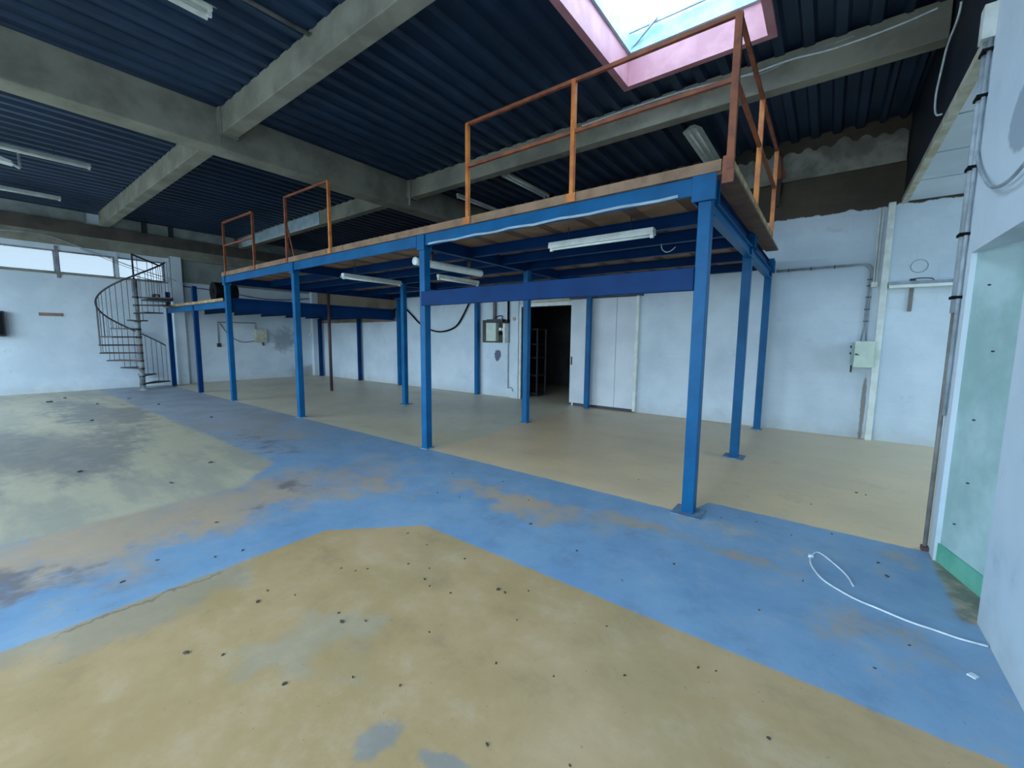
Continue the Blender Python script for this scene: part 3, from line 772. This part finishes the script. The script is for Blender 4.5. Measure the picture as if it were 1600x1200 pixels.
batten('fluorescent_light', (-4.05, 2.62, 4.52), (-4.05, 4.05, 4.52), 'dim fluorescent light seen between the railing posts below the beam', GC, two=True, refl=0.10, drop=0.1)
batten('fluorescent_light', (-5.6, 2.95, 4.52), (-5.6, 4.3, 4.52), 'dim fluorescent batten in the darkness beyond the girder', GC, drop=0.1)
batten('fluorescent_light', (-1.86, 0.74, 2.62), (-0.60, 0.74, 2.62), 'white fluorescent batten lying along the joists under the right mezzanine bay', GM, refl=0.05, w=0.08, drop=0.18)
batten('fluorescent_light', (-5.85, 0.40, 2.56), (-5.85, 1.62, 2.56), 'fluorescent batten under the mezzanine beside the third front post', GM, refl=0.07, drop=0.24)
batten('fluorescent_light', (-4.55, 1.40, 2.56), (-4.55, 2.45, 2.56), 'short fluorescent batten under the mezzanine, the farther of the middle pair', GM, drop=0.24)
# round-ended batten hanging just behind the second post
t = thing('fluorescent_light', (-3.75, 0.9, 2.55), 'round-ended milky tube light under the mezzanine behind the second front post', 'light fixture', GM)
MB().tube([(-3.74, 0.22, 2.55), (-3.74, 0.24, 2.55), (-3.72, 1.56, 2.55), (-3.72, 1.58, 2.55)], 0.055, 14).build('tube_cover', M['tube'], t, smooth=True)
for y in (0.5, 1.3): B(-3.76, -3.70, y, y + 0.04, 2.59, 2.80).build('bracket', M['dark'], t)
# wall-mounted fitting in the side bay
t = thing('fluorescent_light', (1.97, YB - 0.08, 2.30), 'long wall-mounted fluorescent fitting on the white bay wall', 'light fixture', GC)
B(1.55, 2.75, YB - 0.10, YB - 0.001, 2.30, 2.365).build('housing', M['grey_pipe'], t)
B(1.56, 2.74, YB - 0.14, YB - 0.03, 2.275, 2.315).build('diffuser', M['tube'], t)
MB().tube(smooth_path([(1.83, YB - 0.05, 2.40), (1.90, YB - 0.05, 2.405), (2.0, YB - 0.04, 2.395), (2.03, YB - 0.04, 2.37)]), 0.006, 5).build('lead', M['black'], t)
B(1.78, 1.84, YB - 0.08, YB - 0.02, 2.365, 2.40).build('terminal', M['dark'], t)
o = MB().box(1.79, 1.835, YB - 0.025, YB, 1.94, 2.27).build('cable_channel', M['brown_pipe']); tag(o, 'short brown vertical cable channel hanging below the bay light fitting', 'cable channel')

o = MB().tube(smooth_path([(-0.80, 1.60, 2.66), (-0.79, 1.60, 2.60), (-0.74, 1.60, 2.56), (-0.68, 1.60, 2.57), (-0.63, 1.60, 2.61)]), 0.006, 5).build('loose_wire', M['cord'], smooth=True); tag(o, 'short white wire end curling below a mezzanine joist', 'wire')
# floodlight at the left edge
t = thing('floodlight', (-10.5, -2.95, 4.2), 'small bright metal floodlight hanging at the left edge under the deck', 'floodlight')
MB().tube([(-10.5, -2.8, 4.62), (-10.5, -2.8, 4.36)], 0.02, 8).build('stem', M['grey_pipe'], t)
m = MB(); m.prism([(-3.16, 4.50), (-2.90, 4.42), (-2.88, 4.37), (-3.18, 4.40)], 0, -10.6, -10.4); m.build('lamp_head', M['white'], t)
MB().bar((-10.5, -2.92, 4.42), (-10.5, -2.80, 4.34), 0.03).build('yoke', M['white'], t)

# ------------------------------------------------------------------ pipes, boxes and cables on the back wall
t = thing('electrical_cabinet', (1.34, YB - 0.12, 1.12), 'cream electrical cabinet with switches beside the white upright', 'electrical box')
B(1.24, 1.46, YB - 0.23, YB - 0.012, 1.12, 1.50).build('body', M['cream'], t, bevel=0.005)
B(1.235, 1.465, YB - 0.245, YB - 0.228, 1.115, 1.505).build('door', M['cream'], t, bevel=0.003)
B(1.205, 1.232, YB - 0.20, YB - 0.03, 1.16, 1.48).build('side_plate', M['niche'], t)
for z in (1.32, 1.42): MB().tube([(1.21, YB - 0.15, z), (1.185, YB - 0.15, z)], 0.018, 10).build('switch', M['dark'], t)
MB().tube([(1.26, YB - 0.245, 1.31), (1.26, YB - 0.265, 1.31)], 0.014, 10).build('lock', M['dark'], t); MB().bar((1.26, YB - 0.268, 1.31), (1.295, YB - 0.268, 1.30), 0.012).build('key', M['dark'], t)
MB().tube([(1.22, YB - 0.1, 1.14), (1.22, YB - 0.1, 1.03)], 0.012, 8).build('cable_gland', M['dark'], t)
t = thing('conduit_run', (0.7, YB, 2.64), 'pale conduit run along the back wall turning down to the electrical cabinet', 'conduit')
for dz, xe, ze in ((0.0, 1.335, 1.51), (0.022, 1.365, 1.51)):
    p = [(0.14, YB - 0.02, 2.64 + dz), (1.2, YB - 0.02, 2.645 + dz)] + [(xe - 0.1 + 0.1 * math.sin(R(a)), YB - 0.02, 2.545 + dz + 0.1 * math.cos(R(a))) for a in range(0, 91, 15)] + [(xe - 0.01, YB - 0.02, ze + 0.2), (xe - (0.03 if dz == 0 else 0.0), YB - 0.02, ze)]
    MB().tube(p, 0.0095, 8).build('conduit', M['grey_pipe'], t, smooth=True)
for z in (2.42, 2.33, 2.16, 1.98, 1.80): B(1.31, 1.375, YB - 0.034, YB, z, z + 0.012).build('clip', M['dark'], t)
for x in (0.3, 0.6, 0.9): B(x, x + 0.012, YB - 0.034, YB, 2.625, 2.675).build('clip', M['dark'], t)
o = B(1.36, 1.44, YB - 0.06, YB, 2.31, 2.385).build('junction_box', M['white'], bevel=0.004); tag(o, 'small white junction box on the back wall beside the upright', 'junction box')
t = thing('vertical_conduit', (1.4, YB, 2.385), 'pair of thin white conduits rising from the junction box', 'conduit')
for x in (1.385, 1.42): MB().tube([(x, YB - 0.03, 2.385), (x, YB - 0.03, 3.44)], 0.010, 8).build('conduit', M['white'], t)
# electric meter board by the doorway
t = thing('meter_board', (-5.9, YB - 0.08, 1.38), 'open grey meter board with fuses and cables left of the doorway', 'electrical box')
B(-6.35, -5.48, YB - 0.03, YB, 1.38, 1.96).build('backboard', M['concrete_dk'], t)
B(-6.12, -5.80, YB - 0.16, YB - 0.03, 1.42, 1.88).build('meter_case', M['cream'], t, bevel=0.005)
B(-5.54, -5.48, YB - 0.2, YB - 0.03, 1.38, 1.86).build('open_lid', M['white'], t)
for (x, z) in ((-5.71, 1.72), (-5.62, 1.71)): MB().tube([(x, YB - 0.03, z), (x, YB - 0.1, z)], 0.04, 12).build('fuse_dial', M['tube'], t)
B(-5.76, -5.58, YB - 0.09, YB - 0.03, 1.58, 1.66).build('fuse_block', M['black'], t); B(-5.73, -5.6, YB - 0.09, YB - 0.03, 1.43, 1.54).build('fuse_block', M['dark'], t)
B(-6.12, -5.60, YB - 0.14, YB - 0.02, 1.89, 1.97).build('cable_tray', M['dark'], t)
MB().tube([(-5.93, YB - 0.05, 1.95), (-5.93, YB - 0.05, 2.62)], 0.045, 10).build('riser_pipe', M['brown_pipe'], t, smooth=True)
MB().tube([(-5.46, YB - 0.08, 1.88), (-5.46, YB - 0.08, 2.62)], 0.028, 8).build('riser_cable', M['black'], t, smooth=True)
MB().tube(smooth_path([(-5.90, YB - 0.06, 2.0), (-5.80, YB - 0.06, 2.05), (-5.68, YB - 0.06, 2.05), (-5.67, YB - 0.06, 1.96)]), 0.012, 6).build('loop_cable', M['black'], t)
MB().tube(smooth_path([(-5.50, YB - 0.03, 1.36), (-5.50, YB - 0.03, 0.8), (-5.50, YB - 0.03, 0.3), (-5.44, YB - 0.09, 0.26), (-5.34, YB - 0.09, 0.26), (-5.31, YB - 0.09, 0.18)]), 0.013, 6).build('drop_cable', M['grey_pipe'], t)
o = MB().tube([(-5.285, YB - 0.062, 1.97), (-5.285, YB - 0.085, 1.97)], 0.045, 14).build('call_button', M['trim']); tag(o, 'small round button on the pilaster beside the meter board', 'button')
# hanging hose
o = MB().tube(smooth_path([(-10.2, YB - 0.03, 2.30), (-9.6, YB - 0.05, 2.42), (-9.25, YB - 0.05, 2.22), (-8.8, YB - 0.05, 1.90), (-8.4, YB - 0.05, 1.73), (-7.95, YB - 0.05, 1.66), (-7.5, YB - 0.05, 1.73), (-7.2, YB - 0.05, 1.90), (-6.85, YB - 0.05, 2.36), (-6.7, YB - 0.05, 2.62)]), 0.022, 8).build('hanging_hose', M['black'], smooth=True)
tag(o, 'black hose sagging in a loop across the back wall', 'hose')

t = thing('rusty_bracket', (0.08, YB - 0.09, 3.66), 'dark rusty bracket hanging from the ring beam behind the railing corner', 'bracket')
MB().bar((0.05, YB - 0.10, 4.46), (0.085, YB - 0.10, 4.10), 0.07, 0.05).build('upper_arm', M['rust'], t); MB().bar((0.085, YB - 0.10, 4.12), (0.09, YB - 0.10, 3.68), 0.045, 0.04).build('lower_arm', M['stairred'], t)
B(0.0, 0.16, YB - 0.085, YB - 0.056, 4.12, 4.22).build('fixing_plate', M['rust'], t)

# ------------------------------------------------------------------ left wall fittings
o = B(XL, XL + 0.02, -2.43, -2.02, 1.94, 2.02).build('wall_sign', M['sign']); tag(o, 'small brown board fixed to the white left wall', 'sign')
t = thing('fuse_box', (XL, 2.63, 1.25), 'drab fuse box with conduit on the left wall under the platform', 'electrical box')
B(XL, XL + 0.14, 2.45, 2.82, 1.27, 1.72).build('body', M['trim'], t, bevel=0.01)
MB().tube([(XL + 0.03, 1.39, 1.2), (XL + 0.03, 1.39, 1.92), (XL + 0.03, 2.50, 1.92), (XL + 0.03, 2.50, 1.72)], 0.016, 6).build('conduit', M['brown_pipe'], t)
B(XL, XL + 0.05, 1.34, 1.44, 1.12, 1.24).build('socket', M['dark'], t)
MB().tube(smooth_path([(XL + 0.03, 1.45, 1.88), (XL + 0.03, 1.7, 1.5), (XL + 0.03, 2.05, 1.28), (XL + 0.03, 2.45, 1.32)]), 0.01, 5).build('slack_cable', M['dark'], t)
MB().tube([(XL + 0.05, 2.7, 1.27), (XL + 0.05, 2.72, 1.16)], 0.03, 8).build('gland', M['dark'], t)
o = MB().bar((XL + 0.05, 4.33, 1.50), (XL + 0.05, 4.46, 1.64), 0.05, 0.03).build('wall_lamp', M['tube']); tag(o, 'small white lamp glinting on the dark wall near the far corner', 'lamp')
t = thing('overhead_cable', (XL + 0.15, -1, 3.2), 'thin cable slung across the window band to the pilaster', 'cable')
MB().tube(smooth_path([(XL + 0.14, -3.2, 3.86), (XL + 0.14, -2.6, 3.92), (XL + 0.14, -2.1, 3.90), (XL + 0.13, -1.3, 3.62), (XL + 0.13, -0.5, 3.34), (XL + 0.15, 0.1, 3.16), (XL + 0.17, 0.36, 3.09)]), 0.012, 6).build('cable_strand', M['grey_pipe'], t)
MB().tube(smooth_path([(XL + 0.12, -1.6, 3.70), (XL + 0.12, -0.9, 3.42), (XL + 0.12, -0.2, 3.17), (XL + 0.12, 0.25, 3.06)]), 0.006, 5).build('cable_strand', M['dark'], t)
o = MB().tube(smooth_path([(XL + 0.03, 0.55, 2.96), (XL + 0.03, 1.6, 2.90), (XL + 0.03, 2.6, 2.78), (XL + 0.03, 3.4, 2.78), (XL + 0.03, 4.4, 2.90)]), 0.015, 6).build('wall_cable', M['dark']); tag(o, 'dark cable drooping along the left wall above the lower platform', 'cable')
t = thing('wall_box', (XL, -3.2, 1.5), 'dark box on the left wall at the very edge of the picture', 'box')
B(XL, XL + 0.16, -3.35, -2.99, 1.42, 2.02).build('body', M['dark'], t, bevel=0.01); B(XL + 0.16, XL + 0.172, -3.32, -3.02, 1.46, 1.98).build('cover', M['black'], t)
t = thing('red_box', (-14.2, -0.25, 2.46), 'small dark red box standing on the stair landing', 'box')
B(-14.28, -14.12, -0.33, -0.17, 2.46, 2.62).build('case', M['stairred'], t, bevel=0.008); B(-14.12, -14.112, -0.28, -0.22, 2.55, 2.58).build('glint_plate', M['tube'], t)  # small white plate paints a glint on the case
# black roll on the lower platform
rr = 0.23
m2 = thing('rubber_roll', (-11.05, 0.35, 2.315), 'black round roll lying on the lower platform beside the corner post', 'roll')
MB().tube([(-11.05, 0.12, 2.315 + rr), (-11.05, 0.60, 2.315 + rr)], rr, 24).build('outer_wrap', M['black'], m2)
MB().tube([(-11.05, 0.105, 2.315 + rr), (-11.05, 0.13, 2.315 + rr)], 0.07, 16).build('core', M['black'], m2)
# pale sheets on the beam at left
t = thing('beam_panel', (-11.5, 2.06, 4.33), 'pale grey sheets fixed along the concrete beam behind the left railings', 'panel')
B(-14.4, -12.8, 2.075, 2.095, 4.34, 4.60).build('sheet', M['sheet'], t); B(-12.79, -9.6, 2.07, 2.095, 4.33, 4.62).build('sheet', M['sheet'], t)
B(-14.2, -9.6, 2.05, 2.095, 4.315, 4.335).build('edge_strip', M['white'], t)

# ------------------------------------------------------------------ right wall pipes and cables
t = thing('wall_conduit', (XR - 0.02, 0.42, 0), 'grey conduit pair with black clips up the corner of the right wall', 'conduit')
MB().tube([(XR - 0.022, 0.425, 1.70), (XR - 0.022, 0.425, 3.40)], 0.020, 10).build('conduit', M['grey_pipe'], t, smooth=True)
MB().tube([(XR - 0.016, 0.375, 1.0), (XR - 0.016, 0.375, 3.40)], 0.011, 8).build('conduit', M['grey_pipe'], t, smooth=True)
MB().tube([(XR - 0.020, 0.43, 0.02), (XR - 0.020, 0.43, 1.70)], 0.013, 10).build('lower_sleeve', M['brown_pipe'], t, smooth=True)
for z in (3.45 - 0.12, 3.06, 2.63, 2.21, 1.80): B(XR - 0.05, XR, 0.36, 0.452, z - 0.008, z + 0.010).build('clip', M['black'], t)
B(XR - 0.06, XR, 0.36, 0.45, 3.40, 3.60).build('terminal_box', M['white'], t)
B(XR - 0.04, XR + 0.0, 0.40, 0.455, 0.0, 0.03).build('rusty_foot', M['stairred'], t)
o = MB().tube(smooth_path([(XR - 0.015, 0.37, 2.72), (XR - 0.02, 0.25, 2.60), (XR - 0.025, 0.06, 2.47), (XR - 0.03, -0.16, 2.36), (XR - 0.03, -0.38, 2.31), (XR - 0.03, -0.6, 2.31), (XR - 0.03, -0.9, 2.36)]), 0.009, 6).build('slack_wire', M['grey_pipe'], smooth=True)
tag(o, 'slack grey wire sagging across the right wall above the recess', 'wire')
o = MB().tube(smooth_path([(1.585, 1.54, 4.30), (1.585, 1.62, 4.22), (1.575, 1.92, 4.16), (1.57, 2.04, 4.04), (1.565, 2.16, 3.88), (1.57, 2.18, 3.74), (1.575, 2.08, 3.64), (1.585, 1.90, 3.57)]), 0.009, 6).build('hanging_wire', M['cord'], smooth=True)
tag(o, 'pale wire hanging from the dark beam end down to the bay trim', 'wire')
t = thing('beam_wires', (0, 2.08, 4.6), 'bundle of pale wires strung along the concrete beam below the rooflight', 'wire')
MB().tube(smooth_path([(-2.2, 2.085, 4.60), (-1.34, 2.085, 4.62), (-0.68, 2.085, 4.61), (-0.05, 2.085, 4.56), (0.35, 2.085, 4.57), (0.75, 2.085, 4.54), (1.2, 2.085, 4.56), (1.5, 2.085, 4.60)]), 0.010, 6).build('wire_strand', M['cord'], t)
MB().tube(smooth_path([(-1.0, 2.09, 4.62), (-0.3, 2.09, 4.59), (0.1, 2.09, 4.53), (0.4, 2.09, 4.58), (0.9, 2.09, 4.60)]), 0.006, 5).build('wire_strand', M['grey_pipe'], t)
o = MB().tube([(-3.70, -3.4, 4.60), (-3.60, -1.24, 4.60)], 0.022, 8).build('ceiling_conduit', M['brown_pipe'], smooth=True); tag(o, 'brown grey conduit under the deck running to the top beam', 'conduit')
for (x, z, nm) in ((XR + ND - 0.02, 0.0, 0),): pass
t = thing('recess_bolts', (XR + 0.1, 0, 1), 'small dark bolts left in the plaster of the wall recess', 'bolts')
for (y, z) in ((0.12, 1.85), (0.02, 1.45), (0.1, 1.02), (0.08, 0.62), (0.15, 0.32)): MB().tube([(XR + 0.035 + 0.225 * (NY1 - y) / (NY1 - NY0) + 0.0, y, z), (XR + 0.035 + 0.225 * (NY1 - y) / (NY1 - NY0) - 0.02, y, z)], 0.005, 8).build('bolt', M['dark'], t)

# ------------------------------------------------------------------ things on the floor
cab = [(1.15, -0.49), (1.12, -0.36), (1.05, -0.22), (0.98, -0.12), (0.945, -0.16), (0.93, -0.29), (0.95, -0.4), (1.01, -0.53), (1.14, -0.64), (1.25, -0.68), (1.37, -0.72), (1.47, -0.73), (1.56, -0.74), (1.66, -0.73)]
o = MB().tube(smooth_path([(x, y, 0.007) for (x, y) in cab]), 0.0055, 6).build('floor_cable', M['cord'], smooth=True); tag(o, 'white cable curled in a loop on the blue floor at right', 'cable')
o = MB().box(0.915, 0.945, -0.225, -0.205, 0.0, 0.018).build('cable_tie', M['cord']); tag(o, 'white knot of tape on the curled floor cable', 'cable tie')
m = MB(); m.prism([(1.53, -1.04), (1.55, -1.015), (1.572, -1.03), (1.555, -1.055)], 2, 0.0, 0.006)
o = m.build('paper_scrap', M['cord']); tag(o, 'scrap of crumpled white paper on the blue lane near the right wall', 'paper')
CHIPS = [(-1.55,-1.72,.02),(-1.30,-1.75,.015),(-0.95,-1.72,.02),(-1.2,-2.0,.018),(-1.05,-1.95,.015),(-0.98,-2.05,.022),(-0.9,-2.08,.014),(-1.5,-2.3,.018),(-1.36,-2.2,.02),(-1.4,-2.26,.012),
 (-0.55,-1.85,.03),(-0.5,-1.85,.024),(-0.75,-2.05,.015),(-0.4,-1.75,.014),(-1.62,-2.7,.022),(-1.55,-2.78,.028),(-1.45,-2.62,.014),(-1.1,-2.55,.02),(-1.02,-2.58,.03),(-0.93,-2.5,.02),
 (-0.2,-2.3,.016),(0.05,-2.2,.014),(0.3,-2.0,.016),(0.55,-1.75,.018),(0.62,-1.72,.014),(0.1,-1.75,.012),(0.02,-2.62,.018),(-0.45,-2.65,.014),(-0.65,-2.75,.016),(-0.85,-2.95,.03),
 (-1.25,-3.05,.022),(-1.4,-3.15,.03),(-0.6,-2.35,.014),(-0.3,-2.0,.013),(0.3,-2.5,.014),(0.65,-2.3,.013),(0.85,-1.95,.02),(-1.7,-0.35,.02),(-1.2,-0.6,.014),(-0.9,-1.0,.03),(-0.4,-1.15,.022),(0.2,-0.9,.02),(0.0,-1.3,.014),
 (0.3,0.1,.018),(0.55,0.2,.016),(1.05,0.32,.02),(1.3,-0.02,.022),(1.33,-0.2,.03),(0.8,0.1,.014),(1.25,1.6,.03),(1.32,1.58,.02),(0.9,0.95,.02),(0.4,0.8,.016),(-0.6,0.6,.02),(-3.6,0.9,.018),(-2.4,-3.2,.03),(-2.3,-2.75,.022),(-2.25,-2.6,.03),(-2.55,-3.0,.024),(-2.9,-2.55,.03),(-4.3,-2.5,.05),(-5.5,-3.0,.06),(-4.8,-2.0,.05),(-8.0,-1.0,.06),(-10.5,-1.2,.08),(-11.5,-2.0,.10),(-12.6,-2.6,.12),(-12.0,-1.4,.08),(-13.2,-2.3,.1),(-9.2,-2.4,.07),(-2.0,-1.0,.022),(-1.75,-0.95,.016),(-2.3,-0.5,.02),(-2.9,-0.3,.02),(1.2,-1.25,.016),(1.35,-0.95,.016),(0.9,-0.6,.018),(0.72,-1.1,.014)]
for i, (x, y, r) in enumerate(CHIPS):
    n = random.randint(5, 7); a0 = random.random() * 6.28; el = random.uniform(0.4, 0.8); th = random.random() * 3.14
    pl = []
    for k in range(n):
        a = a0 + 2 * math.pi * k / n; q = r * 0.5 * random.uniform(0.65, 1.1)
        u, v = q * math.cos(a), q * el * math.sin(a)
        pl.append((x + u * math.cos(th) - v * math.sin(th), y + u * math.sin(th) + v * math.cos(th)))
    o = MB().prism(pl, 2, 0.0, max(0.004, r * 0.22)).build('debris_chip', M['rubble'])
    zone = 'under the mezzanine edge' if y > 0.3 else 'on the ochre floor in the foreground' if x > -2.05 and y < -1.545 else 'on the grey floor zone at left' if x < -3.6 else 'on the worn blue lanes'
    tag(o, 'small dark chip of debris ' + zone, 'debris', 'debris chips ' + zone)

# ------------------------------------------------------------------ outside, seen through the window band
t = thing('outbuilding', (-30, -6.0, -0.16), 'cream rendered building outside the left window', 'building')
B(-36, -30, -9.5, -4.3, -0.16, 4.6).build('wall', M['render'], t); B(-36.2, -29.8, -9.7, -4.1, 4.6, 4.8).build('roof', M['concrete'], t)
